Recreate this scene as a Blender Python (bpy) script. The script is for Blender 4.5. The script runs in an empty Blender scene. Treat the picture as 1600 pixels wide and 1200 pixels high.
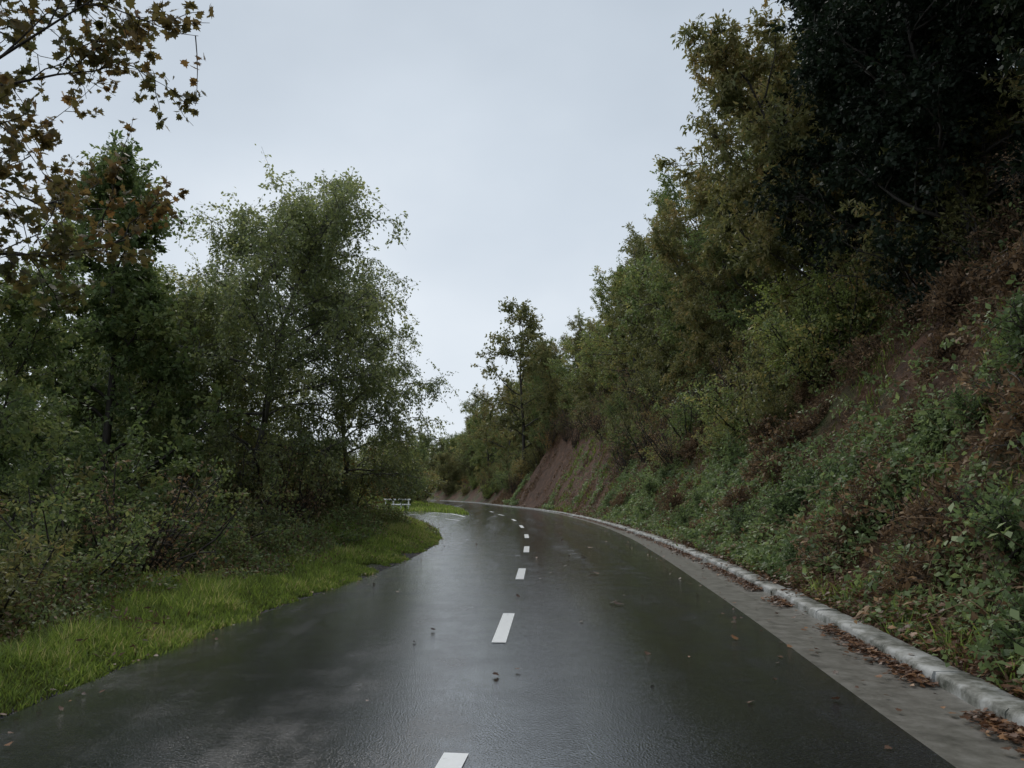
import bpy, math, random
import numpy as np
from mathutils import Vector, geometry
random.seed(4)
scene = bpy.context.scene
COL = scene.collection

# ------------------------------------------------------------------ helpers
def vnoise(x, y, s, seed=0):
    c,sn=math.cos(.6+seed),math.sin(.6+seed)
    x=np.asarray(x,float); y=np.asarray(y,float)
    x,y=(x*c-y*sn)/s,(x*sn+y*c)/s
    xi = np.floor(x); yi = np.floor(y); fx = x-xi; fy = y-yi
    fx = fx*fx*(3-2*fx); fy = fy*fy*(3-2*fy)
    def h(a, b):
        v = np.sin(a*127.1+b*311.7+seed*74.7)*43758.5453
        return v-np.floor(v)
    return ((h(xi,yi)*(1-fx)+h(xi+1,yi)*fx)*(1-fy)+(h(xi,yi+1)*(1-fx)+h(xi+1,yi+1)*fx)*fy)

def nrm(a):
    return a/np.maximum(np.linalg.norm(a, axis=-1, keepdims=True), 1e-9)

def build_mesh(name, parts, mats, smooth=False):
    vs=[]; loops=[]; starts=[]; mi=[]; var=[]; off=0; ls=0
    for V,F,m,va in parts:
        V=np.asarray(V,float); F=np.asarray(F,int)
        if len(F)==0: continue
        k=F.shape[1]
        vs.append(V); loops.append((F+off).ravel())
        starts.append(ls+np.arange(len(F))*k); ls+=len(F)*k; off+=len(V)
        mi.append(np.full(len(F),m)); var.append(np.broadcast_to(np.asarray(va,float),(len(F),)))
    vs=np.concatenate(vs); loops=np.concatenate(loops); starts=np.concatenate(starts)
    mi=np.concatenate(mi); var=np.concatenate(var)
    me=bpy.data.meshes.new(name)
    me.vertices.add(len(vs)); me.vertices.foreach_set('co', vs.astype(np.float32).ravel())
    me.loops.add(len(loops)); me.loops.foreach_set('vertex_index', loops.astype(np.int32))
    me.polygons.add(len(starts)); me.polygons.foreach_set('loop_start', starts.astype(np.int32))
    me.polygons.foreach_set('material_index', mi.astype(np.int32))
    me.update(calc_edges=True)
    a=me.attributes.new('var','FLOAT','FACE'); a.data.foreach_set('value', var.astype(np.float32))
    if smooth: me.polygons.foreach_set('use_smooth', np.ones(len(starts),bool))
    for m in mats: me.materials.append(m)
    return me

def add_obj(name, me, loc=(0,0,0), rot=(0,0,0), sc=(1,1,1), parent=None):
    o=bpy.data.objects.new(name, me); COL.objects.link(o)
    o.location=loc; o.rotation_euler=rot; o.scale=sc
    if parent: o.parent=parent
    return o

def tube(P, R, k=5):
    P=np.asarray(P,float); n=len(P)
    T=nrm(np.gradient(P,axis=0))
    ref=np.array([0.31,0.17,1.0]) if abs(T[0,2])<0.8 else np.array([1.0,0.2,0.1])
    A=nrm(np.cross(T,ref)); B=np.cross(T,A)
    th=np.arange(k)/k*2*math.pi
    V=P[:,None,:]+np.asarray(R)[:,None,None]*(np.cos(th)[None,:,None]*A[:,None,:]+np.sin(th)[None,:,None]*B[:,None,:])
    i=np.arange(n-1)[:,None]*k; j=np.arange(k)[None,:]; j2=(j+1)%k
    F=np.stack([i+j,i+j2,i+k+j2,i+k+j],-1).reshape(-1,4)
    return V.reshape(-1,3),F

LEAF=(np.array([[0,0,0],[.5,.30,.06],[1,0,-.1],[.5,-.30,.06]]), np.array([[0,1,2,3]]))
NARROW=(np.array([[0,0,0],[.45,.18,.03],[1,0,-.18],[.45,-.18,.03]]), np.array([[0,1,2,3]]))
def maple():
    pts=[(0.0,0.0),(0.10,.24),(-.02,.44),(.26,.36),(.42,.62),(.55,.28),(.80,.30),(.74,.14),(1.05,0.0)]
    up=pts[1:-1]
    out=[pts[0]]+up+[pts[-1]]+[(a,-b) for a,b in reversed(up)]
    V=[(.36,0,0)]+[(a,b,0.10*abs(b)-0.05*a*a) for a,b in out]
    n=len(out)
    return np.array(V), np.array([[0,1+i,1+(i+1)%n] for i in range(n)])
MAPLE=maple()

def leaves(P, A, N, S, tpl, var, mat):
    P=np.asarray(P); A=nrm(A); B=nrm(np.cross(N,A)); N2=np.cross(A,B)
    T,F=tpl; S=np.asarray(S)[:,None,None]
    V=P[:,None,:]+S*(T[None,:,0:1]*A[:,None,:]+T[None,:,1:2]*B[:,None,:]+T[None,:,2:3]*N2[:,None,:])
    k=len(T); FF=(np.arange(len(P))*k)[:,None,None]+F[None]
    return V.reshape(-1,3), FF.reshape(-1,F.shape[1]), mat, np.repeat(var,len(F))

# ------------------------------------------------------------------ materials
def newmat(name):
    m=bpy.data.materials.new(name); m.use_nodes=True
    nt=m.node_tree; nt.nodes.clear()
    return m,nt,nt.nodes,nt.links
def ramp(nd, cols):
    r=nd.new('ShaderNodeValToRGB'); e=r.color_ramp.elements
    while len(e)>1: e.remove(e[0])
    e[0].position=cols[0][0]; e[0].color=(*cols[0][1],1)
    for p,c in cols[1:]:
        x=e.new(p); x.color=(*c,1)
    return r
def leafmat(name, cols, transl=0.3, rough=0.5, k=1.0, spec=.3, sat=.86):
    m,nt,nd,lk=newmat(name)
    def ds(c):
        g=(c[0]*.3+c[1]*.6+c[2]*.1); return tuple((g+(v-g)*sat)*k for v in c)
    cols=[(p,ds(c)) for p,c in cols]
    out=nd.new('ShaderNodeOutputMaterial'); at=nd.new('ShaderNodeAttribute'); at.attribute_name='var'
    oi=nd.new('ShaderNodeObjectInfo'); ma=nd.new('ShaderNodeMath'); ma.operation='MULTIPLY_ADD'; ma.inputs[1].default_value=.36; 
    sb=nd.new('ShaderNodeMath'); sb.operation='SUBTRACT'; sb.inputs[1].default_value=.16
    lk.new(oi.outputs['Random'],ma.inputs[0]); lk.new(at.outputs['Fac'],ma.inputs[2]); lk.new(ma.outputs[0],sb.inputs[0])
    r=ramp(nd,cols); lk.new(sb.outputs[0],r.inputs[0])
    p=nd.new('ShaderNodeBsdfPrincipled'); p.inputs['Roughness'].default_value=rough; p.inputs['Specular IOR Level'].default_value=spec
    lk.new(r.outputs[0],p.inputs['Base Color'])
    t=nd.new('ShaderNodeBsdfTranslucent'); hs=nd.new('ShaderNodeHueSaturation')
    hs.inputs['Value'].default_value=2.0; hs.inputs['Saturation'].default_value=1.1
    lk.new(r.outputs[0],hs.inputs['Color']); lk.new(hs.outputs[0],t.inputs[0])
    mx=nd.new('ShaderNodeMixShader'); mx.inputs[0].default_value=transl
    lk.new(p.outputs[0],mx.inputs[1]); lk.new(t.outputs[0],mx.inputs[2]); lk.new(mx.outputs[0],out.inputs[0])
    return m
def barkmat(name,c1,c2,scale=18):
    m,nt,nd,lk=newmat(name)
    out=nd.new('ShaderNodeOutputMaterial'); tc=nd.new('ShaderNodeTexCoord')
    mp=nd.new('ShaderNodeMapping'); mp.inputs['Scale'].default_value=(1,1,.25)
    n=nd.new('ShaderNodeTexNoise'); n.inputs['Scale'].default_value=scale; n.inputs['Detail'].default_value=6
    lk.new(tc.outputs['Object'],mp.inputs[0]); lk.new(mp.outputs[0],n.inputs['Vector'])
    r=ramp(nd,[(.35,c1),(.65,c2)]); lk.new(n.outputs['Fac'],r.inputs[0])
    p=nd.new('ShaderNodeBsdfPrincipled'); p.inputs['Roughness'].default_value=.7
    b=nd.new('ShaderNodeBump'); b.inputs['Strength'].default_value=.6; b.inputs['Distance'].default_value=.02
    lk.new(n.outputs['Fac'],b.inputs['Height']); lk.new(b.outputs[0],p.inputs['Normal'])
    lk.new(r.outputs[0],p.inputs['Base Color']); lk.new(p.outputs[0],out.inputs[0])
    return m

M_bark=barkmat('bark_dark',(.02,.016,.012),(.07,.06,.048))
M_birch=barkmat('bark_birch',(.05,.045,.04),(.17,.16,.14),9)
M_leaf_green=leafmat('leaf_green',[(0,(.026,.042,.014)),(.4,(.064,.088,.026)),(.75,(.115,.128,.037)),(1,(.19,.15,.04))],.35,k=2.25)
M_leaf_birch=leafmat('leaf_birch',[(0,(.040,.055,.02)),(.5,(.092,.106,.036)),(.8,(.145,.148,.05)),(1,(.22,.18,.05))],.40,.30,k=2.45,spec=.7)
M_leaf_autumn=leafmat('leaf_autumn',[(0,(.045,.045,.016)),(.4,(.09,.08,.024)),(.7,(.15,.10,.03)),(1,(.22,.115,.03))],.35,k=1.8)
M_leaf_maple=leafmat('leaf_maple',[(0,(.04,.045,.016)),(.35,(.078,.078,.022)),(.65,(.12,.09,.028)),(1,(.19,.10,.03))],.32,k=1.2)
M_leaf_olive=leafmat('leaf_olive',[(0,(.034,.040,.014)),(.5,(.080,.086,.027)),(.8,(.13,.115,.036)),(1,(.17,.12,.042))],k=2.05)
M_leaf_dark=leafmat('leaf_dark',[(0,(.010,.018,.010)),(.6,(.022,.038,.018)),(1,(.05,.06,.024))],.12,.6,k=1.0,spec=.2)
M_leaf_lime=leafmat('leaf_lime',[(0,(.05,.075,.016)),(.5,(.12,.15,.03)),(1,(.20,.21,.05))],k=1.9)
M_ivy=leafmat('leaf_ivy',[(0,(.03,.048,.018)),(.5,(.08,.115,.038)),(1,(.15,.19,.065))],.3,.5,k=1.85,spec=.3)
M_dead=leafmat('leaf_dead',[(0,(.045,.030,.017)),(.5,(.11,.070,.039)),(.85,(.19,.125,.07)),(1,(.30,.20,.11))],.2,.6,k=1.5,spec=.2,sat=.95)
M_litter=leafmat('leaf_litter',[(0,(.05,.025,.014)),(.5,(.15,.072,.038)),(.85,(.30,.15,.065)),(1,(.44,.27,.14))],.1,.45,k=1.05,sat=.95)
M_grass=leafmat('grass',[(0,(.045,.048,.017)),(.3,(.08,.10,.022)),(.55,(.12,.17,.03)),(.85,(.18,.235,.042)),(1,(.30,.27,.11))],.35,.6,k=1.4,spec=.2,sat=.9)

def asphalt():
    m,nt,nd,lk=newmat('wet_asphalt')
    out=nd.new('ShaderNodeOutputMaterial'); g=nd.new('ShaderNodeNewGeometry')
    p=nd.new('ShaderNodeBsdfPrincipled')
    fine=nd.new('ShaderNodeTexNoise'); fine.inputs['Scale'].default_value=60; fine.inputs['Detail'].default_value=5; fine.inputs['Roughness'].default_value=.75
    vor=nd.new('ShaderNodeTexVoronoi'); vor.inputs['Scale'].default_value=75
    lk.new(g.outputs['Position'],fine.inputs['Vector']); lk.new(g.outputs['Position'],vor.inputs['Vector'])
    mp=nd.new('ShaderNodeMapping'); mp.inputs['Scale'].default_value=(1.6,.08,1)
    lk.new(g.outputs['Position'],mp.inputs[0])
    st=nd.new('ShaderNodeTexNoise'); st.inputs['Scale'].default_value=1.0; st.inputs['Detail'].default_value=5
    lk.new(mp.outputs[0],st.inputs['Vector'])
    pt=nd.new('ShaderNodeTexNoise'); pt.inputs['Scale'].default_value=1.4; pt.inputs['Detail'].default_value=9; pt.inputs['Roughness'].default_value=.72
    lk.new(g.outputs['Position'],pt.inputs['Vector'])
    av=nd.new('ShaderNodeMath'); av.operation='ADD'; lk.new(st.outputs['Fac'],av.inputs[0]); lk.new(pt.outputs['Fac'],av.inputs[1])
    rr=nd.new('ShaderNodeMapRange'); rr.inputs[1].default_value=.84; rr.inputs[2].default_value=1.24
    rr.inputs[3].default_value=.07; rr.inputs[4].default_value=.28
    lk.new(av.outputs[0],rr.inputs[0]); lk.new(rr.outputs[0],p.inputs['Roughness'])
    r=ramp(nd,[(.3,(.007,.008,.010)),(.48,(.018,.020,.024)),(.6,(.040,.043,.050)),(.75,(.12,.12,.128))]); lk.new(fine.outputs['Fac'],r.inputs[0])
    r2=ramp(nd,[(.3,(.65,.65,.67)),(.7,(1.2,1.2,1.2))]); lk.new(st.outputs['Fac'],r2.inputs[0])
    mm=nd.new('ShaderNodeMixRGB'); mm.blend_type='MULTIPLY'; mm.inputs[0].default_value=1
    lk.new(r.outputs[0],mm.inputs[1]); lk.new(r2.outputs[0],mm.inputs[2]); lk.new(mm.outputs[0],p.inputs['Base Color'])
    b=nd.new('ShaderNodeBump'); b.inputs['Strength'].default_value=.42; b.inputs['Distance'].default_value=.0035
    lk.new(vor.outputs['Distance'],b.inputs['Height'])
    b2=nd.new('ShaderNodeBump'); b2.inputs['Strength'].default_value=.11; b2.inputs['Distance'].default_value=.02
    lk.new(pt.outputs['Fac'],b2.inputs['Height']); lk.new(b.outputs[0],b2.inputs['Normal'])
    lk.new(b2.outputs[0],p.inputs['Normal'])
    cw=nd.new('ShaderNodeMapRange'); cw.inputs[1].default_value=.85; cw.inputs[2].default_value=1.2
    cw.inputs[3].default_value=.85; cw.inputs[4].default_value=.2; lk.new(av.outputs[0],cw.inputs[0]); lk.new(cw.outputs[0],p.inputs['Coat Weight'])
    p.inputs['Coat Roughness'].default_value=.10
    lk.new(b2.outputs[0],p.inputs['Coat Normal'])
    lk.new(p.outputs[0],out.inputs[0])
    return m
def mixmat(name,cols,scale,rough=.6,bump=.4,detail=8,rough2=None):
    m,nt,nd,lk=newmat(name)
    out=nd.new('ShaderNodeOutputMaterial'); g=nd.new('ShaderNodeNewGeometry')
    n=nd.new('ShaderNodeTexNoise'); n.inputs['Scale'].default_value=scale; n.inputs['Detail'].default_value=detail
    n.inputs['Roughness'].default_value=.7
    lk.new(g.outputs['Position'],n.inputs['Vector'])
    r=ramp(nd,cols); lk.new(n.outputs['Fac'],r.inputs[0])
    p=nd.new('ShaderNodeBsdfPrincipled'); p.inputs['Roughness'].default_value=rough
    b=nd.new('ShaderNodeBump'); b.inputs['Strength'].default_value=bump; b.inputs['Distance'].default_value=.02
    lk.new(n.outputs['Fac'],b.inputs['Height']); lk.new(b.outputs[0],p.inputs['Normal'])
    lk.new(r.outputs[0],p.inputs['Base Color']); lk.new(p.outputs[0],out.inputs[0])
    return m
M_asph=asphalt()
M_conc=mixmat('gutter_concrete',[(.3,(.07,.066,.055)),(.5,(.15,.14,.12)),(.75,(.26,.245,.22))],5,.42,detail=12)
M_kerb=mixmat('kerb_concrete',[(.36,(.035,.04,.025)),(.45,(.16,.16,.135)),(.56,(.36,.36,.34)),(.75,(.50,.50,.485))],3.2,.55,1,14)
M_paint=mixmat('road_paint',[(.25,(.25,.25,.25)),(.38,(.80,.80,.78)),(.8,(.86,.86,.84))],14,.35,.1)
M_white=mixmat('rail_paint',[(.2,(.60,.60,.59)),(.5,(.84,.84,.83))],5,.4,.1)
def terrain_mat():
    m,nt,nd,lk=newmat('ground')
    out=nd.new('ShaderNodeOutputMaterial'); g=nd.new('ShaderNodeNewGeometry')
    n=nd.new('ShaderNodeTexNoise'); n.inputs['Scale'].default_value=2.2; n.inputs['Detail'].default_value=12; n.inputs['Roughness'].default_value=.78
    n2=nd.new('ShaderNodeTexNoise'); n2.inputs['Scale'].default_value=.5; n2.inputs['Detail'].default_value=6
    lk.new(g.outputs['Position'],n.inputs['Vector']); lk.new(g.outputs['Position'],n2.inputs['Vector'])
    soil=ramp(nd,[(.3,(.028,.016,.010)),(.48,(.095,.049,.028)),(.6,(.18,.09,.05)),(.75,(.28,.155,.095))])
    gr=ramp(nd,[(.3,(.02,.028,.009)),(.5,(.055,.07,.02)),(.7,(.11,.13,.035))])
    lk.new(n.outputs['Fac'],soil.inputs[0]); lk.new(n.outputs['Fac'],gr.inputs[0])
    at=nd.new('ShaderNodeAttribute'); at.attribute_name='zone'
    ad=nd.new('ShaderNodeMath'); ad.operation='ADD'; lk.new(at.outputs['Fac'],ad.inputs[0]); lk.new(n2.outputs['Fac'],ad.inputs[1])
    mr=nd.new('ShaderNodeMapRange'); mr.inputs[1].default_value=.9; mr.inputs[2].default_value=1.1; lk.new(ad.outputs[0],mr.inputs[0])
    mx=nd.new('ShaderNodeMixRGB'); lk.new(mr.outputs[0],mx.inputs[0]); lk.new(gr.outputs[0],mx.inputs[1]); lk.new(soil.outputs[0],mx.inputs[2])
    far_haze=nd.new('ShaderNodeAttribute'); far_haze.attribute_name='far_haze'
    mx2=nd.new('ShaderNodeMixRGB'); mx2.inputs[2].default_value=(.24,.27,.26,1)  # pale fog tone: distance haze painted into the valley ground colour
    lk.new(far_haze.outputs['Fac'],mx2.inputs[0]); lk.new(mx.outputs[0],mx2.inputs[1])
    p=nd.new('ShaderNodeBsdfPrincipled'); p.inputs['Roughness'].default_value=.75; p.inputs['Specular IOR Level'].default_value=.25
    b=nd.new('ShaderNodeBump'); b.inputs['Strength'].default_value=1; b.inputs['Distance'].default_value=.15
    lk.new(n.outputs['Fac'],b.inputs['Height']); lk.new(b.outputs[0],p.inputs['Normal'])
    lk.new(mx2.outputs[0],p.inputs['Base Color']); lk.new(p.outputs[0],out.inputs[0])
    return m
M_ground=terrain_mat()

# ------------------------------------------------------------------ road layout
def smooth_curve(pts, step=1.0, w=5):
    pts=np.array(pts,float); seg=np.r_[0,np.cumsum(np.linalg.norm(np.diff(pts,axis=0),axis=1))]
    s=np.arange(0,seg[-1],step); s=np.r_[s,seg[-1]]
    P=np.stack([np.interp(s,seg,pts[:,0]),np.interp(s,seg,pts[:,1])],1)
    for _ in range(4):
        Q=P.copy()
        Q[1:-1]=(P[:-2]+2*P[1:-1]+P[2:])/4
        P=Q
    return P
R_pts=[(1.9,-12),(2.0,0),(2.30,4.7),(2.62,8.1),(3.17,15.6),(3.6,23),(3.74,30),(3.6,38),(2.95,50),(1.6,62),(-.6,74),(-5,100),(-11,122),(-22,146),(-40,172),(-70,198)]
K_pts=[(2.62,-12),(2.7,0),(2.98,4.7),(3.3,7.2),(3.62,11.1),(3.93,15.5),(4.2,23),(4.2,31),(4.0,39),(3.3,50.5),(1.95,62.5),(-.25,74.6),(-4.6,100.6),(-10.6,122.6),(-21.6,146.8),(-39.6,172.8),(-69.5,199)]
L_pts=[(-3.4,-12),(-3.3,0),(-3.2,5),(-3.13,6.5),(-3.0,8.9),(-2.52,11.9),(-2.13,16.3),(-2.0,21.2),(-2.3,26),(-3.5,33.4),(-6.0,42.6),(-9.3,48),(-15,51.5),(-30,53),(-70,50)]
S_pts=[(-70,56),(-30,59.5),(-14,58.6),(-8,56.8),(-5,54),(-3.4,50.5),(-2.4,46.5)]
I_pts=[(-2.4,46.5),(-2.9,51),(-3.9,60),(-6.3,73),(-11,99),(-17.3,121),(-28.5,146),(-46,172),(-74,200)]
Rc=smooth_curve(R_pts); Kc=smooth_curve(K_pts); Lc=smooth_curve(L_pts); Sc=smooth_curve(S_pts,.7); Ic=smooth_curve(I_pts)
asph_poly=np.concatenate([Lc,Sc,Ic[1:],Rc[::-1]])
def off_curve(C,d):
    T=nrm(np.gradient(C,axis=0)); N=np.stack([T[:,1],-T[:,0]],1)
    return C+N*d
KW=.26
Ko=off_curve(Kc,KW)
paved_poly=np.concatenate([Lc,Sc,Ic[1:],Ko[::-1]])
def poly_dist(P,poly):
    A=poly; B=np.roll(poly,-1,axis=0); D=B-A; L2=np.maximum((D**2).sum(1),1e-9)
    out=np.empty(len(P)); ins=np.empty(len(P),bool)
    for c in range(0,len(P),20000):
        Q=P[c:c+20000]
        W=Q[:,None,:]-A[None]
        t=np.clip((W*D[None]).sum(2)/L2[None],0,1)
        E=W-t[...,None]*D[None]
        out[c:c+20000]=np.sqrt((E**2).sum(2).min(1))
        cond=((A[None,:,1]>Q[:,None,1])!=(B[None,:,1]>Q[:,None,1]))
        dy=np.where(D[:,1]==0,1e-9,D[:,1])
        xx=A[None,:,0]+(Q[:,None,1]-A[None,:,1])*D[None,:,0]/dy[None]
        ins[c:c+20000]=((cond&(Q[:,None,0]<xx)).sum(1)%2)==1
    return out,ins
Ry=Rc[:,1]; Rx=Rc[:,0]; Koy=Ko[:,1]; Kox=Ko[:,0]
def sst(a,b,x):
    t=np.clip((x-a)/(b-a),0,1); return t*t*(3-2*t)
def Hfull(x,y):
    x=np.asarray(x,float); y=np.asarray(y,float)
    d,ins=poly_dist(np.stack([x,y],1),paved_poly)
    cen=np.interp(y,Ry,Rx)-1.2
    cen=np.where(y>198,-70-(y-198)*1.6-1,cen)
    right=x>cen
    dd=np.clip(d,0,400)
    n=vnoise(x,y,3.1,1)*.9+vnoise(x,y,1.1,2)*.45+vnoise(x,y,.5,3)*.2-.75
    steep=1+.6*sst(40,50,y)*(1-sst(72,80,y))
    hr=.02+.35*np.clip(dd,0,.6)+1.22*steep*np.clip(dd-.6,0,5.6/steep)+.72*np.clip(dd-6.2,0,18)+.35*np.clip(dd-24,0,40)
    hr=hr*(1-.8*sst(95,185,y))
    hr=hr+n*sst(.4,3,dd)*.95
    mound=.50*sst(12,24,y)*(1-sst(29,36,y))
    lowv=.05+mound*sst(0,2.4,dd)
    northf=sst(52,66,y)
    drop=np.clip(dd-2.6,0,45)*.42*(1-northf)+np.clip(dd-25,0,80)*.25*northf
    hl=lowv-.05+.05*sst(0,.4,dd)-drop+(vnoise(x,y,2.3,3)-.5)*.35*sst(.4,2.5,dd)+northf*.8*sst(0,8,dd)
    h=np.where(right,hr,hl)
    h=np.where(ins,-.02-.3*np.clip(d,0,.5),h)
    return h,right,d,ins

def axis(fine_a,fine_b,step,lo,hi,g=1.18):
    a=list(np.arange(fine_a,fine_b+1e-6,step)); s=step
    x=a[-1]
    while x<hi: s*=g; x+=s; a.append(x)
    s=step; x=a[0]; pre=[]
    while x>lo: s*=g; x-=s; pre.append(x)
    return np.array(pre[::-1]+a)
gx=axis(-13,14,.22,-1600,1600,1.1); gy=axis(-3,75,.3,-400,1800,1.09)
X,Y=np.meshgrid(gx,gy); Z,RT,D_,INS=Hfull(X.ravel(),Y.ravel())
nx=len(gx); ny=len(gy); ZG=Z.reshape(ny,nx)
def Hf(x,y):
    x=np.asarray(x,float); y=np.asarray(y,float)
    i=np.clip(np.searchsorted(gx,x)-1,0,nx-2); j=np.clip(np.searchsorted(gy,y)-1,0,ny-2)
    fx=(x-gx[i])/(gx[i+1]-gx[i]); fy=(y-gy[j])/(gy[j+1]-gy[j])
    return (ZG[j,i]*(1-fx)+ZG[j,i+1]*fx)*(1-fy)+(ZG[j+1,i]*(1-fx)+ZG[j+1,i+1]*fx)*fy
i=np.arange(ny-1)[:,None]*nx+np.arange(nx-1)[None]
F=np.stack([i,i+1,i+nx+1,i+nx],-1).reshape(-1,4)
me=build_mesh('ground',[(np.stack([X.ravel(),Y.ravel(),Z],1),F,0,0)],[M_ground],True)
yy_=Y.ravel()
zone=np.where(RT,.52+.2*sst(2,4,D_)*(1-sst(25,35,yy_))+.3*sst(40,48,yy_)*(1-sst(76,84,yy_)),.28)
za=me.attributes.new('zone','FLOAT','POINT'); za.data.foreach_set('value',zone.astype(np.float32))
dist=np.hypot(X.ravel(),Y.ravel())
fa=me.attributes.new('far_haze','FLOAT','POINT'); fa.data.foreach_set('value',(sst(60,400,dist)*np.where(RT,0,1)).astype(np.float32))  # weight of the painted haze, rising with distance, left side only
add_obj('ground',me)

def poly_sheet(name,poly,z,mat):
    vs=[Vector((p[0],p[1],z)) for p in poly]
    tris=geometry.tessellate_polygon([vs])
    F=np.array(tris)
    V=np.array([[p[0],p[1],z] for p in poly])
    a=V[F[:,1]]-V[F[:,0]]; b=V[F[:,2]]-V[F[:,0]]
    flip=(a[:,0]*b[:,1]-a[:,1]*b[:,0])<0
    F[flip]=F[flip][:,::-1]
    return add_obj(name,build_mesh(name,[(V,F,0,0)],[mat]))
poly_sheet('asphalt_road',asph_poly,.02,M_asph)

def strip(A,B,za,zb):
    n=min(len(A),len(B)); V=np.concatenate([np.c_[A[:n],np.full(n,za)],np.c_[B[:n],np.full(n,zb)]])
    i=np.arange(n-1); F=np.stack([i,i+n,i+n+1,i+1],1)
    return V,F
def resample(C,n):
    s=np.r_[0,np.cumsum(np.linalg.norm(np.diff(C,axis=0),axis=1))]; t=np.linspace(0,s[-1],n)
    return np.stack([np.interp(t,s,C[:,0]),np.interp(t,s,C[:,1])],1)
NR=420
Kr=resample(Kc,NR)
Rr=np.stack([np.interp(Kr[:,1]-.2,Ry,Rx),Kr[:,1]-.2],1)
parts=[]
mid=(Rr*.4+Kr*.6)
V,F=strip(Rr,mid,.018,-.005); parts.append((V,F,0,0)); V,F=strip(mid,Kr+np.array([.03,0]),-.005,.006); parts.append((V,F,0,0))
add_obj('concrete_gutter',build_mesh('concrete_gutter',parts,[M_conc]))
parts=[]
rng=np.random.default_rng(3)
ks=np.r_[0,np.cumsum(np.linalg.norm(np.diff(Kc,axis=0),axis=1))]
s=8.0
def kp(s): return np.array([np.interp(s,ks,Kc[:,0]),np.interp(s,ks,Kc[:,1])])
while s<150:
    hb=.095+rng.normal(0,.005); o0=rng.normal(0,.005); nseg=8; rings=[]
    for q in range(nseg+1):
        c=kp(s+.999*q/nseg); c2=kp(s+.999*q/nseg+.05); t=(c2-c)/np.linalg.norm(c2-c); n=np.array([t[1],-t[0]])
        hj=hb+rng.normal(0,.004); w=KW; o=o0+rng.normal(0,.004)
        ch=.012+abs(rng.normal(0,.008))
        prof=[(-.012,-.06),(-.002+rng.normal(0,.003),hj-ch-.012),(.02+rng.normal(0,.005),hj-.002),(w*.5,hj+.003),(w-.02,hj-.002),(w,hj-.02),(w,-.06)]
        rings.append([[c[0]+n[0]*(u+o),c[1]+n[1]*(u+o),z] for u,z in prof])
    V=np.array(rings).reshape(-1,3); k=7
    F=[[r*k+j,r*k+j+1,(r+1)*k+j+1,(r+1)*k+j] for r in range(nseg) for j in range(k-1)]
    parts.append((V,F,0,0)); parts.append((V.copy(),np.array([list(range(k))[::-1],list(range(nseg*k,nseg*k+k))]),0,0))
    s+=1.0
add_obj('kerb',build_mesh('kerb',parts,[M_kerb]))

# centre dashes
parts=[]
dash=[((-.47,2.9),(-.30,4.38)),((-.125,7.45),(-.035,9.2)),((.12,12.7),(.19,14.5)),((.33,18.3),(.385,20.3)),((.455,23.9),(.475,26)),
      ((.42,30.6),(.36,33)),((.17,38),(.02,40.3)),((-.5,46.5),(-.85,49)),((-1.3,54),(-1.6,56.6))]
def quadline(a,b,w,z=.026):
    a=np.array(a);b=np.array(b);t=(b-a)/np.linalg.norm(b-a);n=np.array([t[1],-t[0]])*w/2
    return [[*(a-n),z],[*(a+n),z],[*(b+n),z],[*(b-n),z]],[[0,1,2,3]]
for a,b in dash:
    V,F=quadline(a,b,.135); parts.append((V,F,0,0))
edge=[(-2.7,44.2),(-3.1,46.5),(-3.9,50),(-5.4,53)]
for a,b in zip(edge[:-1],edge[1:]):
    V,F=quadline(a,b,.15); parts.append((V,F,0,0))
for a,b in [((-4.3,44.5),(-4.9,46)),((-5.6,47.5),(-6.4,49)),((-7.6,50.6),(-9,51.8)),((-2.6,38.5),(-3.5,41))]:
    V,F=quadline(a,b,.12); parts.append((V,F,0,0))
add_obj('road_markings',build_mesh('road_markings',parts,[M_paint]))

rail=bpy.data.objects.new('white_railing',None); COL.objects.link(rail)
x0,x1,yy=-9.4,-7.7,57.9
zz=float(Hf([-9.0],[yy])[0])
for j,xp in enumerate(np.linspace(x0,x1,4)):
    V,F=tube([[xp,yy,zz-.3],[xp,yy,zz+.4],[xp,yy,zz+.85]],[.06,.06,.06],8)
    add_obj('post_%d'%(j+1),build_mesh('post',[(V,F,0,0)],[M_white],True),parent=rail)
for j,h in enumerate((.42,.8)):
    P=[[x0-.15,yy-.07,zz+h],[(x0+x1)/2,yy-.07,zz+h],[x1+.15,yy-.07,zz+h]]
    V,F=tube(P,[.05]*3,8); add_obj('rail_%d'%(j+1),build_mesh('rail',[(V,F,0,0)],[M_white],True),parent=rail)

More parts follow.
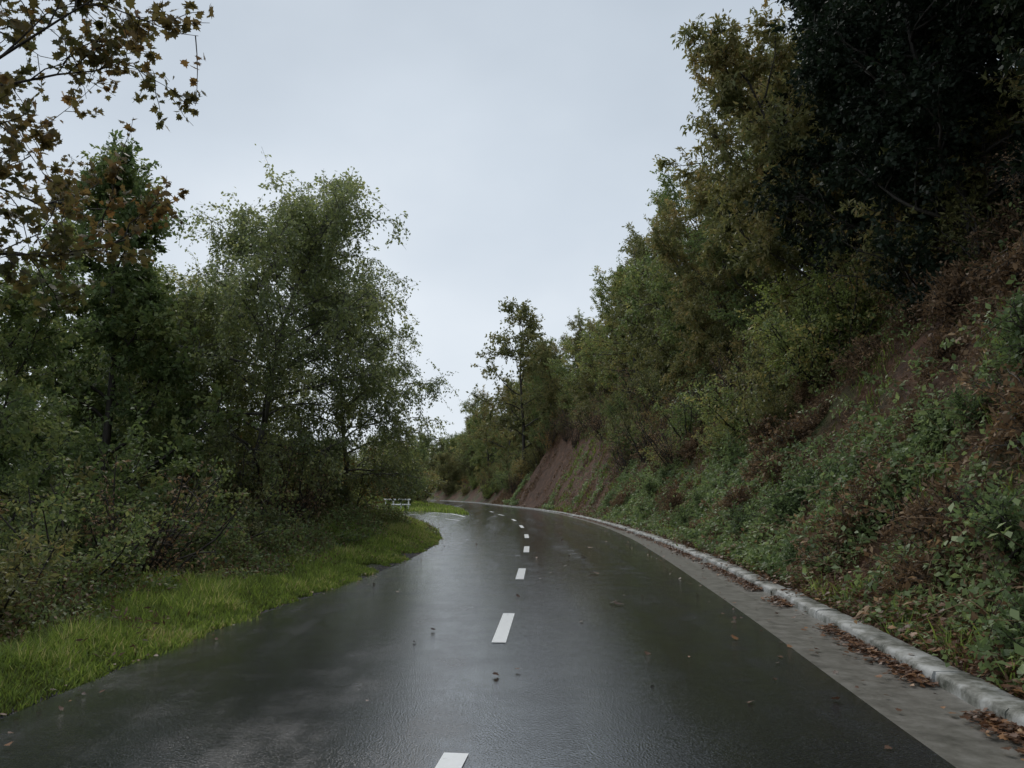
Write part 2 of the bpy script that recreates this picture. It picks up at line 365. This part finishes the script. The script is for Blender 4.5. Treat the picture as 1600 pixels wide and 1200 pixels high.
# ------------------------------------------------------------------ tree generator
def make_tree(name,seed,H,R,leafm,barkm,nl=16,ns=8,nt=8,nleaf=34,leaf=.10,tpl=LEAF,t0=.2,r0=.14,droop=0.0,twig=.75,
              lift=.5,lean=(0,0),shape='round',skip=0.0,twk=1.0,jit=(.65,1.2)):
    rng=np.random.default_rng(seed); parts=[]
    def path(p,d,L,n,wob,trop):
        pts=[np.array(p,float)]; d=np.array(d,float)
        W=rng.normal(0,wob,(n,3)); W[:,2]+=trop
        for w_ in W:
            d=d+w_; d=d/math.sqrt(d[0]*d[0]+d[1]*d[1]+d[2]*d[2]); pts.append(pts[-1]+d*(L/n))
        return np.array(pts)
    def at(P,t):
        f=t*(len(P)-1); i=min(int(f),len(P)-2); return P[i]+(P[i+1]-P[i])*(f-i), nrm(P[i+1]-P[i])
    LP=[];LA=[];LV=[]
    T=path((0,0,-.4),(lean[0],lean[1],1),H*.92,10,.07,.05)
    tr=np.linspace(1,.15,11)*r0; V,F=tube(T,tr,8); parts.append((V,F,1,0))
    az=rng.uniform(0,6.28)
    for i in range(nl):
        t=t0+(1-t0)*(i+rng.uniform(0,.8))/nl; t=min(t,.99)
        p,td=at(T,t); az+=2.4+rng.normal(0,.35)
        u=(t-t0)/(1-t0)
        if shape=='round': L=R*(.35+.75*math.sin(math.pi*min(1,.22+.72*u)))
        elif shape=='cone': L=R*(1.05-.75*u)
        else: L=R*(.8+.3*u)*(1-.6*u**2)
        L*=rng.uniform(*jit)
        el=lift*(.25+1.0*u)+rng.normal(0,.12)
        d=np.array([math.cos(az)*math.cos(el),math.sin(az)*math.cos(el),math.sin(el)])
        B=path(p,d,L,7,.13,.05-droop*.25)
        br=np.linspace(1,.2,8)*r0*.42*(1-.5*t); V,F=tube(B,br,5); parts.append((V,F,1,0))
        for j in range(ns):
            tt=.18+.82*(j+rng.uniform(0,.9))/ns; tt=min(tt,.99)
            q,bd=at(B,tt); dv=nrm(bd*.8+nrm(rng.normal(0,1,3))*.85+np.array([0,0,.12]))
            L2=L*.5*(1.1-.55*tt)*rng.uniform(.6,1.25)
            S=path(q,dv,L2,5,.2,.03-droop*.5)
            V,F=tube(S,np.linspace(1,.3,6)*max(.006,br[0]*.35),4); parts.append((V,F,1,0))
            if rng.random()<skip: continue
            cv=rng.uniform(0,1)
            for k in range(nt):
                t3=.15+.85*(k+rng.uniform(0,.9))/nt; t3=min(t3,.99)
                q2,sd=at(S,t3); dv2=nrm(sd*.6+nrm(rng.normal(0,1,3))*.8+np.array([0,0,-droop*.8]))
                W=path(q2,dv2,twig*rng.uniform(.5,1.3),4,.2,-.03-droop)
                V,F=tube(W,np.array([.007,.006,.005,.004,.003])*twk,3); parts.append((V,F,1,0))
                n=int(nleaf*rng.uniform(.4,1.4)); tl=rng.uniform(.05,1,n)*4; ii=np.minimum(tl.astype(int),3)
                pp=W[ii]+(W[ii+1]-W[ii])*(tl-ii)[:,None]+rng.normal(0,.07*twig,(n,3))
                LP.append(pp); LA.append(nrm(W[ii+1]-W[ii])*.5+nrm(rng.normal(0,1,(n,3)))*.8+np.array([0,0,-.25]))
                LV.append(np.clip(cv*.4+rng.uniform(0,.3)+rng.uniform(0,.4,n)**1.3,0,1))
    P=np.concatenate(LP);A=np.concatenate(LA);Vv=np.concatenate(LV)
    N=nrm(rng.normal(0,.6,P.shape)+np.array([0,0,.7]))
    parts.append(leaves(P,A,N,leaf*rng.uniform(.6,1.25,len(P)),tpl,Vv,0))
    return build_mesh(name,parts,[leafm,barkm])

def make_shrub(name,seed,H,R,leafm,nst=14,nt=12,nleaf=26,leaf=.07,tpl=LEAF,barkm=None):
    rng=np.random.default_rng(seed); parts=[]; LP=[];LA=[];LV=[]
    for i in range(nst):
        az=rng.uniform(0,6.28); sp=rng.uniform(.05,.9)
        p=np.array([math.cos(az)*.25*R*sp,math.sin(az)*.25*R*sp,-.2]); d=nrm(np.array([math.cos(az)*sp*R/H,math.sin(az)*sp*R/H,1.0]))
        L=H*rng.uniform(.6,1.15); P=[p]
        for _ in range(6):
            d=nrm(d+rng.normal(0,.16,3)+np.array([0,0,-.04])); P.append(P[-1]+d*L/6)
        P=np.array(P); V,F=tube(P,np.linspace(1,.25,7)*.022*H**.5,4); parts.append((V,F,1,0)); cv=rng.uniform(0,1)
        for k in range(nt):
            t=(.05+.95*(k+rng.random())/nt)*6; ii=min(int(t),5); q=P[ii]+(P[ii+1]-P[ii])*(t-ii)
            dv=nrm(nrm(P[ii+1]-P[ii])*.5+nrm(rng.normal(0,1,3))); Lt=R*.42*rng.uniform(.4,1.2)
            W=[q]
            for _ in range(3):
                dv=nrm(dv+rng.normal(0,.25,3)+np.array([0,0,-.05])); W.append(W[-1]+dv*Lt/3)
            W=np.array(W); V,F=tube(W,[.007,.006,.005,.003],3); parts.append((V,F,1,0))
            n=int(nleaf*rng.uniform(.5,1.4)); tl=rng.uniform(.1,1,n)*3; jj=np.minimum(tl.astype(int),2)
            LP.append(W[jj]+(W[jj+1]-W[jj])*(tl-jj)[:,None]+rng.normal(0,.06*R*.5,(n,3)))
            LA.append(nrm(W[jj+1]-W[jj])*.5+nrm(rng.normal(0,1,(n,3)))); LV.append(np.clip(cv*.35+rng.uniform(0,.25)+rng.uniform(0,.45,n),0,1))
    P=np.concatenate(LP);A=np.concatenate(LA);Vv=np.concatenate(LV)
    N=nrm(rng.normal(0,.6,P.shape)+np.array([0,0,.7]))
    parts.append(leaves(P,A,N,leaf*rng.uniform(.6,1.3,len(P)),tpl,Vv,0))
    return build_mesh(name,parts,[leafm,barkm or M_bark])

def put(name,me,x,y,s=1,rz=0,dz=0,tilt=(0,0),sz=None):
    z=float(Hf([x],[y])[0])
    return add_obj(name,me,(x,y,z+dz),(tilt[0],tilt[1],rz),(s,s,sz or s))

T_birch=make_tree('birch_mesh',11,11.2,3.7,M_leaf_birch,M_birch,nl=36,ns=10,nt=8,nleaf=30,leaf=.105,t0=.20,r0=.13,droop=.24,twig=.85,lift=.75,shape='round',jit=(.85,1.12))
T_alder=make_tree('alder_mesh',21,10.5,3.0,M_leaf_green,M_bark,nl=26,ns=9,nt=7,nleaf=28,leaf=.125,t0=.14,r0=.13,twig=.6,lift=.8,shape='cone')
T_ash=make_tree('ash_mesh',5,9.5,3.6,M_leaf_green,M_bark,nl=19,ns=9,nt=7,nleaf=30,leaf=.13,t0=.15,r0=.14,twig=.7)
T_ash2=make_tree('ash_sparse_mesh',8,9.5,2.4,M_leaf_olive,M_bark,nl=15,ns=7,nt=5,nleaf=18,leaf=.16,t0=.25,r0=.12,twig=.6,lift=.8)
T_chest=make_tree('chestnut_mesh',31,9.5,3.8,M_leaf_olive,M_bark,nl=20,ns=9,nt=7,nleaf=30,leaf=.19,tpl=NARROW,t0=.12,r0=.15,twig=.7,lift=.6)
T_oak=make_tree('oak_mesh',41,9,4.0,M_leaf_dark,M_bark,nl=20,ns=9,nt=8,nleaf=38,leaf=.15,t0=.08,r0=.18,twig=.75,lift=.45)
T_maple=make_tree('maple_mesh',51,9.5,4.0,M_leaf_maple,M_bark,nl=16,ns=9,nt=7,nleaf=19,leaf=.10,tpl=MAPLE,t0=.55,r0=.12,twig=.55,lift=.5,skip=.03)
S_green=make_shrub('shrub_green_mesh',61,2.2,1.7,M_leaf_green,nst=18,nleaf=32,leaf=.085)
S_olive=make_shrub('shrub_olive_mesh',62,2.0,1.7,M_leaf_olive,tpl=NARROW,leaf=.13,nst=18,nleaf=30)
S_lime=make_shrub('shrub_lime_mesh',63,2.0,1.6,M_leaf_lime,leaf=.07,nst=18,nleaf=34)
S_aut=make_shrub('shrub_autumn_mesh',64,2.2,1.6,M_leaf_autumn,nleaf=20)
S_bare=make_shrub('shrub_bare_mesh',65,2.4,1.7,M_dead,nst=24,nt=12,nleaf=9,leaf=.07)
S_bram=make_shrub('bramble_mesh',67,.75,1.25,M_ivy,nst=26,nt=9,nleaf=16,leaf=.085)
S_brac=make_shrub('bracken_mesh',68,.8,1.2,M_dead,nst=26,nt=9,nleaf=16,leaf=.10,tpl=NARROW)

# left trees
put('birch_tree',T_birch,-7.3,21.5,.96,4.0,dz=.2)
put('birch_tree',T_birch,-5.2,24.5,.80,.4,dz=-.2)
put('birch_tree',T_birch,-9.2,23.5,.80,1.6,dz=.2)
put('birch_tree',T_birch,-11.9,27,.95,3.6,dz=.2)
put('alder_tree',T_alder,-9.9,18.3,1.18,1.0,dz=.2)
put('alder_tree',T_alder,-12.9,17.5,.9,2.6,dz=.2)
put('alder_tree',T_alder,-14,24.5,1.0,5.1,dz=.2)
put('birch_tree',T_birch,-16,29,.95,2.2)
put('ash_tree',T_ash,-8.8,12.6,.70,2.1)
put('ash_tree',T_ash,-9.6,32,.5,4.1,dz=.2)
put('ash_tree',T_ash,-13.5,12.5,.72,.4)
put('maple_tree',T_maple,-6.55,7.8,.96,1.2)
for (m,n,x,y,s) in [(S_bare,'bare_shrub',-6.0,21,1.15),(S_aut,'autumn_shrub',-5.4,23.5,1.1),(S_green,'shrub',-6.6,17.5,1.1),(S_aut,'autumn_shrub',-7.2,19.3,1.4),
    (S_bare,'bare_shrub',-5.6,19.8,1.0),(S_green,'shrub',-6.0,12.8,1.0),(S_olive,'shrub',-7.6,14.5,1.5),(S_green,'shrub',-5.7,9.8,.75),(S_aut,'autumn_shrub',-7.3,10.2,1.2),(S_olive,'shrub',-5.7,15.4,.9),
    (S_aut,'autumn_shrub',-6.5,27.5,1.1),(S_green,'shrub',-8.0,30,1.2),(S_olive,'shrub',-9.2,14,1.7),(S_green,'shrub',-9.5,21,1.9),(S_green,'shrub',-9.6,25,1.8),
    (S_olive,'shrub',-5.2,7.6,.6),(S_bare,'bare_shrub',-5.5,11.3,.8),(S_green,'shrub',-10.0,36,1.1),(S_lime,'shrub',-10.0,39,.7),(S_aut,'autumn_shrub',-12.5,42,.9),
    (S_green,'shrub',-10.5,11,1.6),(S_aut,'autumn_shrub',-11.5,15,1.8),(S_green,'shrub',-13,21,2.0),(S_green,'shrub',-15,17,2.2),(S_olive,'shrub',-16,24,2.2)]:
    put(n,m,x,y,s,random.uniform(0,6.28))

# right hillside trees
def kx(y): return float(np.interp(y,Koy,Kox))
RT_list=[('oak_tree',T_oak,6.2,9.5,1.0),('oak_tree',T_oak,8.5,13.5,1.1),('oak_tree',T_oak,5.0,14.6,.86),('oak_tree',T_oak,5.0,18.0,.95),('oak_tree',T_oak,10,18,1.1),('oak_tree',T_oak,9.5,8.5,1.1),
 ('chestnut_tree',T_chest,5.2,21.5,1.0),('oak_tree',T_oak,7.5,23,1.1),('chestnut_tree',T_chest,7.5,26.5,1.1),('ash_tree',T_ash,6.0,29,.95),('chestnut_tree',T_chest,4.9,33,.95),
 ('ash_tree',T_ash,6.5,37,1.1),('chestnut_tree',T_chest,4.8,41,1.0),('chestnut_tree',T_chest,7,46,1.2),('ash_tree',T_ash,5.2,51,1.0),
 ('chestnut_tree',T_chest,6.5,57,1.1),('chestnut_tree',T_chest,5.2,63,.95),('ash_tree',T_ash,6.5,70,1.1),('chestnut_tree',T_chest,5,76,1.0),
 ('ash_tree',T_ash2,2.4,82,2.0),('ash_tree',T_ash2,4.0,89,1.5),('chestnut_tree',T_chest,3.4,97,1.3),('ash_tree',T_ash,3.2,107,1.15),
 ('ash_tree',T_ash,6.5,85,1.15),('chestnut_tree',T_chest,4.6,91,1.1),('chestnut_tree',T_chest,11,33,1.3),('oak_tree',T_oak,12,26,1.2),('chestnut_tree',T_chest,12,44,1.3),('ash_tree',T_ash,12,56,1.2),
 ('oak_tree',T_oak,13,12,1.2),('chestnut_tree',T_chest,12,70,1.1),('ash_tree',T_ash,8,101,1.1)]
for n,m,d,y,s in RT_list:
    put(n,m,kx(y)+d,y,s,random.uniform(0,6.28),dz=-.1,tilt=(0,-.12))
rs=random.Random(9)
for k in range(190):
    y=11+92*((k+rs.random())/190)**1.15
    d=rs.uniform(2.2,7.8) if y<40 else rs.uniform(1.3,7)
    if y<19 and d<4.8: d+=2.8
    if 43<y<80 and d<3.2: d+=2.8
    m,n=rs.choice([(S_olive,'shrub'),(S_olive,'shrub'),(S_green,'shrub'),(S_bare,'bare_shrub'),(S_aut,'autumn_shrub'),(S_green,'shrub'),(S_bare,'bare_shrub')])
    put(n,m,kx(y)+d,y,rs.uniform(.5,1.15)*(1+.003*y),rs.uniform(0,6.28),tilt=(0,-.4))
for d,y,s in [(3.9,20.5,1.1),(4.6,22.5,1.4),(4.9,19.5,1.0),(5.4,21.5,1.3),(5.2,23.5,1.3)]:
    put('shrub',S_lime,kx(y)+d,y,s,rs.uniform(0,6),tilt=(0,-.3))
for k in range(240):
    y=3.5+38*((k+rs.random())/240)**1.5; d=rs.uniform(.5,7.5)
    cl=float(vnoise([kx(y)+d],[y],2.2,70)[0])
    g=cl+rs.uniform(-.2,.2)>.34+(.12 if y<22 else .065)*d
    m,n=(S_bram,'bramble') if g else (S_brac,'bracken')
    s=rs.uniform(.45,1.0)*(.5+.5*min(1,d/1.6))
    put(n,m,kx(y)+d,y,s,rs.uniform(0,6.28),dz=-.02,tilt=(0,-.75))

far_parent=bpy.data.objects.new('distant_trees',None); COL.objects.link(far_parent)
rs=random.Random(5)
def clump(m,x,y,s):
    o=put('tree_clump',m,x,y,s,rs.uniform(0,6)); o.parent=far_parent
for k in range(70):
    y=rs.uniform(66,140); xm=float(np.interp(y,Ic[:,1],Ic[:,0])); x=xm-rs.uniform(2.5,26)
    if rs.random()<.45: clump(rs.choice([T_ash,T_chest]),x,y,rs.uniform(.4,.62))
    else: clump(rs.choice([S_green,S_olive,S_lime,S_green,S_aut]),x,y,rs.uniform(1.2,2.1))
for k in range(110):
    y=rs.uniform(98,185); x=float(np.interp(y,Koy,Kox))+rs.uniform(2,36)
    if rs.random()<.55: clump(rs.choice([T_ash,T_chest]),x,y,rs.uniform(.6,.9))
    else: clump(rs.choice([S_green,S_olive,S_aut]),x,y,rs.uniform(1.6,2.6))
for k in range(46):
    y=rs.uniform(84,150); x=float(np.interp(y,Koy,Kox))+rs.uniform(.9,5)
    clump(rs.choice([S_green,S_olive,S_aut,S_lime]),x,y,rs.uniform(.7,1.3))
for k in range(60):
    y=rs.uniform(195,300); x=rs.uniform(-95,0); clump(rs.choice([T_ash,T_chest,T_ash]),x,y,rs.uniform(.9,1.5))
for k in range(16):
    clump(rs.choice([S_green,S_olive,S_lime]),-11-rs.uniform(0,16),61+rs.uniform(0,5),rs.uniform(.7,1.1))

# ------------------------------------------------------------------ bank undergrowth
rng=np.random.default_rng(77)
def normal_at(x,y):
    e=.3; h=Hf(x,y); hx=Hf(x+e,y); hy=Hf(x,y+e)
    return h,nrm(np.stack([-(hx-h)/e,-(hy-h)/e,np.ones_like(h)],1))
parts=[]
def scatter(N,ylo,yhi,dlo,dhi,pw=1.8):
    u=rng.random(N); y=ylo+(yhi-ylo)*u**pw; d=rng.uniform(dlo,dhi,N); return np.interp(y,Koy,Kox)+d,y,d
x,y,d=scatter(330000,2.5,80,.1,9)
msk=vnoise(x,y,1.3,21)*.55+vnoise(x,y,.45,22)*.3+vnoise(x,y,4,23)*.4
barez=sst(42,48,y)*(1-sst(76,82,y))
keep=msk>(.46+(.05+.045*(1-sst(20,26,y)))*d+.35*barez); x,y,d,msk=x[keep],y[keep],d[keep],msk[keep]
h,N=normal_at(x,y)
mound=(msk-.45)*.8*vnoise(x,y,.35,24)
P=np.stack([x,y,h],1)+N*(mound+rng.uniform(0,.09,len(x)))[:,None]
A=nrm(rng.normal(0,1,P.shape)+np.array([-.5,0,-.4])); NN=nrm(N+rng.normal(0,.4,P.shape))
sz=(.055+.0016*y)*rng.uniform(.5,1.6,len(x))
hue=vnoise(x,y,.8,27)
parts.append(leaves(P,A,NN,sz,LEAF,np.clip(rng.uniform(0,.55,len(x))+hue*.5,0,1),0))
x,y,d=scatter(270000,2.5,90,.05,9.5)
msk2=vnoise(x,y,1.0,31)*.6+vnoise(x,y,.35,32)*.4
barez=sst(42,48,y)*(1-sst(76,82,y))
keep=msk2>.32+.32*barez; x,y,d=x[keep],y[keep],d[keep]
h,N=normal_at(x,y)
P=np.stack([x,y,h],1)+N*(rng.uniform(0,.2,len(x))**1.5*1.4)[:,None]
A=nrm(rng.normal(0,1,P.shape)+np.array([-.4,0,-.6])); NN=nrm(N+rng.normal(0,.6,P.shape))
parts.append(leaves(P,A,NN,(.05+.0016*y)*rng.uniform(.5,1.5,len(x)),NARROW,rng.beta(2,3,len(x)),1))
x,y,d=scatter(2600,3,60,.3,8)
h,N=normal_at(x,y)
for i_ in range(len(x)):
    p=np.array([x[i_],y[i_],h[i_]-.03]); dv=nrm(N[i_]*.9+rng.normal(0,.5,3)+np.array([0,0,.4])); L=rng.uniform(.3,1.2); pts=[p]
    for _ in range(5):
        dv=nrm(dv+rng.normal(0,.15,3)+np.array([-.06,0,-.22])); pts.append(pts[-1]+dv*L/5)
    V,F=tube(pts,[.006,.0055,.005,.004,.003,.002],3); parts.append((V,F,1,rng.uniform(.2,.9)))
    if rng.random()<.7:
        pts=np.array(pts); n=20; tl=rng.uniform(.2,1,n)*5; jj=np.minimum(tl.astype(int),4)
        PP=pts[jj]+(pts[jj+1]-pts[jj])*(tl-jj)[:,None]+rng.normal(0,.025,(n,3))
        parts.append(leaves(PP,rng.normal(0,1,(n,3)),nrm(rng.normal(0,.5,(n,3))+np.array([-.3,0,1])),rng.uniform(.05,.12,n),LEAF,np.clip(rng.uniform(0,.4)+rng.uniform(0,.6,n),0,1),0 if rng.random()<.6 else 1))
add_obj('bank_undergrowth',build_mesh('bank_undergrowth',parts,[M_ivy,M_dead]))

# ------------------------------------------------------------------ verge grass (left)
parts=[]
def blades(x,y,hgt,mat=0,vb=0.):
    n=len(x); h=Hf(x,y); P=np.stack([x,y,h-.01],1); az=rng.uniform(0,6.28,n)
    s=np.stack([np.cos(az),np.sin(az),np.zeros(n)],1); lean=rng.normal(0,.4,(n,3)); lean[:,2]=1; lean=nrm(lean)
    w=(.004+.0006*np.clip(y,0,80))*rng.uniform(.7,1.3,n)
    mid=P+lean*hgt[:,None]*.55; ln2=nrm(lean+np.stack([rng.normal(0,.6,n),rng.normal(0,.6,n),np.zeros(n)],1)); tip=mid+ln2*hgt[:,None]*.5
    V=np.stack([P-s*w[:,None],P+s*w[:,None],mid+s*w[:,None]*.7,mid-s*w[:,None]*.7,tip],1).reshape(-1,3)
    b=np.arange(n)*5; var=np.clip(rng.beta(2,2.2,n)+vb,0,1)
    F4=np.stack([b,b+1,b+2,b+3],1); F3=np.stack([b+3,b+2,b+4],1)
    parts.append((V,F4,mat,var)); parts.append((V,F3,mat,var))
lmask=Lc[:,1]<47; Lx,Ly=Lc[lmask][:,0],Lc[lmask][:,1]
o=np.argsort(Ly); Lx,Ly=Lx[o],Ly[o]
n=240000; y=3+43*rng.random(n)**1.5; near=1-sst(6,16,y)
d=rng.beta(1.1,1.9,n)*(3.4-1.0*near)+.10-.34*vnoise(y,y*0,.45,44)+.04
x=np.interp(y,Ly,Lx)-d
cl=vnoise(x,y,.3,41)*.4+vnoise(x,y,.9,43)*.3+vnoise(x,y,2.3,42)*.4
k=cl>.36+.20*np.exp(-np.clip(d,0,9)/.2)+.10*near*sst(.6,1.8,d)
x,y,d,cl,near=x[k],y[k],d[k],cl[k],near[k]
blades(x,y,(.04+.26*cl**1.5*np.clip(d/.8,.25,1))*rng.uniform(.5,1.6,len(x)),0,(cl-.55)*1.2-.22*near-.06*d)
n=40000; y=rng.uniform(46,85,n); xm=np.interp(y,Ic[:,1],Ic[:,0]); x=xm-rng.uniform(.1,14,n)
_,rt,dd,ins=Hfull(x,y); k=~ins; blades(x[k],y[k],rng.uniform(.12,.35,k.sum()),0,.0)
n=60000; y=3+60*rng.random(n)**1.6; d=rng.uniform(.03,7,n); x=np.interp(y,Koy,Kox)+d
cl=vnoise(x,y,.8,46)*.6+vnoise(x,y,.3,47)*.4; k=cl>.58; x,y=x[k],y[k]
blades(x,y,rng.uniform(.12,.4,len(x)),0,-.12)
add_obj('verge_grass',build_mesh('verge_grass',parts,[M_grass]))

parts=[]
n=210000; y=3+37*rng.random(n)**1.4; d=rng.uniform(.2,7.5,n); x=np.interp(y,Ly,Lx)-d
nr=1-sst(6,14,y)
msk=vnoise(x,y,1.2,51)*.55+vnoise(x,y,.35,52)*.45; k=msk>.60-.20*sst(.8,2.4,d)-.12*nr; x,y,d,msk,nr=x[k],y[k],d[k],msk[k],nr[k]
h,N=normal_at(x,y); hh=(.10+(msk-.35)*1.7*rng.random(len(x)))*np.clip((d-.7+.4*nr)/1.6,0.14,1)
P=np.stack([x,y,h],1)+N*hh[:,None]
parts.append(leaves(P,rng.normal(0,1,P.shape),nrm(N+rng.normal(0,.5,P.shape)),(.035+.0016*y)*rng.uniform(.6,1.5,len(x)),LEAF,np.clip(rng.beta(2,2,len(x))*.7+.4*vnoise(x,y,.7,53),0,1),0))
k=rng.random(len(x))<.45
parts.append(leaves(P[k]+rng.normal(0,.1,(k.sum(),3)),rng.normal(0,1,(k.sum(),3)),nrm(N[k]+rng.normal(0,.5,(k.sum(),3))),np.full(k.sum(),.07),NARROW,rng.beta(2,3,k.sum()),1))
add_obj('verge_undergrowth',build_mesh('verge_undergrowth',parts,[M_leaf_green,M_dead]))

# ------------------------------------------------------------------ fallen leaves
parts=[]
def flat_leaves(x,y,z,s,mat=0):
    n=len(x); P=np.stack([x,y,z],1); A=rng.normal(0,1,(n,3)); A[:,2]*=.12
    N=nrm(np.array([0,0,1])+rng.normal(0,.25,(n,3)))
    parts.append(leaves(P,A,N,s,MAPLE,rng.beta(1.3,2.0,n),mat))
n=11000; y=2.5+50*rng.random(n)**1.7
kin=np.interp(y,Kc[:,1],Kc[:,0])
off=-np.abs(rng.normal(0,.10,n)); cl=vnoise(kin,y,.9,61); k=cl>.3
flat_leaves((kin+off)[k]-.02,y[k],rng.uniform(.012,.05,k.sum()),rng.uniform(.02,.06,k.sum()))
n=1900; y=2.5+30*rng.random(n)**1.5; x=np.interp(y,Kc[:,1],Kc[:,0])+.27-rng.random(n)**1.6*.25; k=vnoise(x,y,.7,66)>.45
flat_leaves(x[k],y[k],np.full(k.sum(),.108),rng.uniform(.02,.055,k.sum()))
n=15000; y=2.5+45*rng.random(n)**1.7; d=np.abs(rng.normal(0,.7,n))-.05; x=np.interp(y,Koy,Kox)+d
flat_leaves(x,y,np.maximum(Hf(x,y)+rng.uniform(.02,.18,n),.07),rng.uniform(.025,.08,n))
n=380; y=2.5+35*rng.random(n); x=np.interp(y,Koy,Kox)-.26-rng.uniform(0,1,n)**1.5*1.1
flat_leaves(x,y,np.full(n,.035),rng.uniform(.03,.06,n))
n=110; y=3+40*rng.random(n)**.9; x=rng.uniform(-2.2,3.2,n)
flat_leaves(x,y,np.full(n,.035),rng.uniform(.02,.06,n))
rx=np.array([1.35,1.40,1.35,1.28,2.1,2.2,1.9,2.6,.1,-.1,.05,1.5]); ry=np.array([13.6,13.5,9.9,10.0,7.6,5.4,19.5,7.0,10.6,6.1,6.3,17])
flat_leaves(rx,ry,np.full(12,.045),np.array([.14,.13,.14,.11,.08,.07,.15,.06,.07,.06,.05,.14]))
n=500; y=3+30*rng.random(n)**1.3; x=np.interp(y,Ly,Lx)+rng.normal(-.1,.22,n)
flat_leaves(x,y,np.full(n,.045),rng.uniform(.02,.045,n))
add_obj('fallen_leaves',build_mesh('fallen_leaves',parts,[M_litter]))

parts=[]
n=26000; y=3+34*rng.random(n)**1.3; x=np.interp(y,Ly,Lx)+rng.normal(-.12,.10,n)
s=rng.uniform(.006,.02,n); P=np.stack([x,y,np.maximum(Hf(x,y),.0)],1)
T=np.array([[1,0,0],[-.3,.9,0],[-.5,-.8,0],[0,0,.9]],float); Ff=np.array([[0,1,3],[1,2,3],[2,0,3]])
az=rng.uniform(0,6.28,n); A=np.stack([np.cos(az),np.sin(az),0*az],1)
parts.append(leaves(P,A,np.tile([0,0,1.],(n,1)),s,(T,Ff),rng.random(n)*.8,0))
M_gravel=leafmat('gravel',[(0,(.008,.008,.009)),(.6,(.025,.025,.027)),(1,(.09,.09,.09))],0,.6,spec=.2)
add_obj('gravel_edge',build_mesh('gravel_edge',parts,[M_gravel]))

# ------------------------------------------------------------------ world, sun, camera
w=bpy.data.worlds.new('World'); scene.world=w; w.use_nodes=True
nt=w.node_tree; nd=nt.nodes; lk=nt.links; nd.clear()
out=nd.new('ShaderNodeOutputWorld'); bg=nd.new('ShaderNodeBackground'); bg.inputs['Strength'].default_value=.1
sky=nd.new('ShaderNodeTexSky'); sky.sky_type='NISHITA'; sky.sun_disc=False
sky.sun_elevation=math.radians(48); sky.sun_rotation=math.radians(-15)
hs=nd.new('ShaderNodeHueSaturation'); hs.inputs['Saturation'].default_value=.35; lk.new(sky.outputs[0],hs.inputs['Color'])
tc=nd.new('ShaderNodeTexCoord'); sp=nd.new('ShaderNodeSeparateXYZ'); lk.new(tc.outputs['Generated'],sp.inputs[0])
n1=nd.new('ShaderNodeTexNoise'); n1.inputs['Scale'].default_value=2.0; n1.inputs['Detail'].default_value=5; n1.inputs['Roughness'].default_value=.45
mp=nd.new('ShaderNodeMapping'); mp.inputs['Scale'].default_value=(1,1,1.6); lk.new(tc.outputs['Generated'],mp.inputs[0]); lk.new(mp.outputs[0],n1.inputs['Vector'])
ad=nd.new('ShaderNodeMath'); ad.operation='MULTIPLY_ADD'; ad.inputs[1].default_value=-.9; lk.new(n1.outputs['Fac'],ad.inputs[0])
lk.new(sp.outputs['Z'],ad.inputs[2])
mr=nd.new('ShaderNodeMapRange'); mr.inputs[1].default_value=-.48; mr.inputs[2].default_value=.36; lk.new(ad.outputs[0],mr.inputs[0])
cr=ramp(nd,[(0,(.88,.94,1.0)),(.45,(.63,.71,.80)),(1,(.40,.475,.565))]); lk.new(mr.outputs[0],cr.inputs[0])
sc=nd.new('ShaderNodeVectorMath'); sc.operation='SCALE'; sc.inputs['Scale'].default_value=10; lk.new(cr.outputs[0],sc.inputs[0])
mx=nd.new('ShaderNodeMixRGB'); mx.inputs[0].default_value=.9; lk.new(hs.outputs[0],mx.inputs[1]); lk.new(sc.outputs[0],mx.inputs[2])
lk.new(mx.outputs[0],bg.inputs[0]); lk.new(bg.outputs[0],out.inputs[0])

sun=bpy.data.lights.new('sun','SUN'); sun.energy=1.5; sun.angle=math.radians(35); sun.color=(1,.96,.90)
so=bpy.data.objects.new('sun',sun); COL.objects.link(so)
el=math.radians(48); azs=math.radians(-15)
dirv=Vector((math.sin(azs)*math.cos(el),math.cos(azs)*math.cos(el),math.sin(el)))
so.rotation_euler=dirv.to_track_quat('Z','Y').to_euler(); so.location=dirv*60

cam=bpy.data.cameras.new('camera'); cam.lens=27; cam.sensor_width=36; cam.clip_end=5000; cam.clip_start=.05
co=bpy.data.objects.new('camera',cam); COL.objects.link(co)
co.location=(0,0,1.42); co.rotation_euler=(math.radians(98),0,0)
scene.camera=co
scene.view_settings.view_transform='Standard'; scene.view_settings.look='None'; scene.view_settings.exposure=0
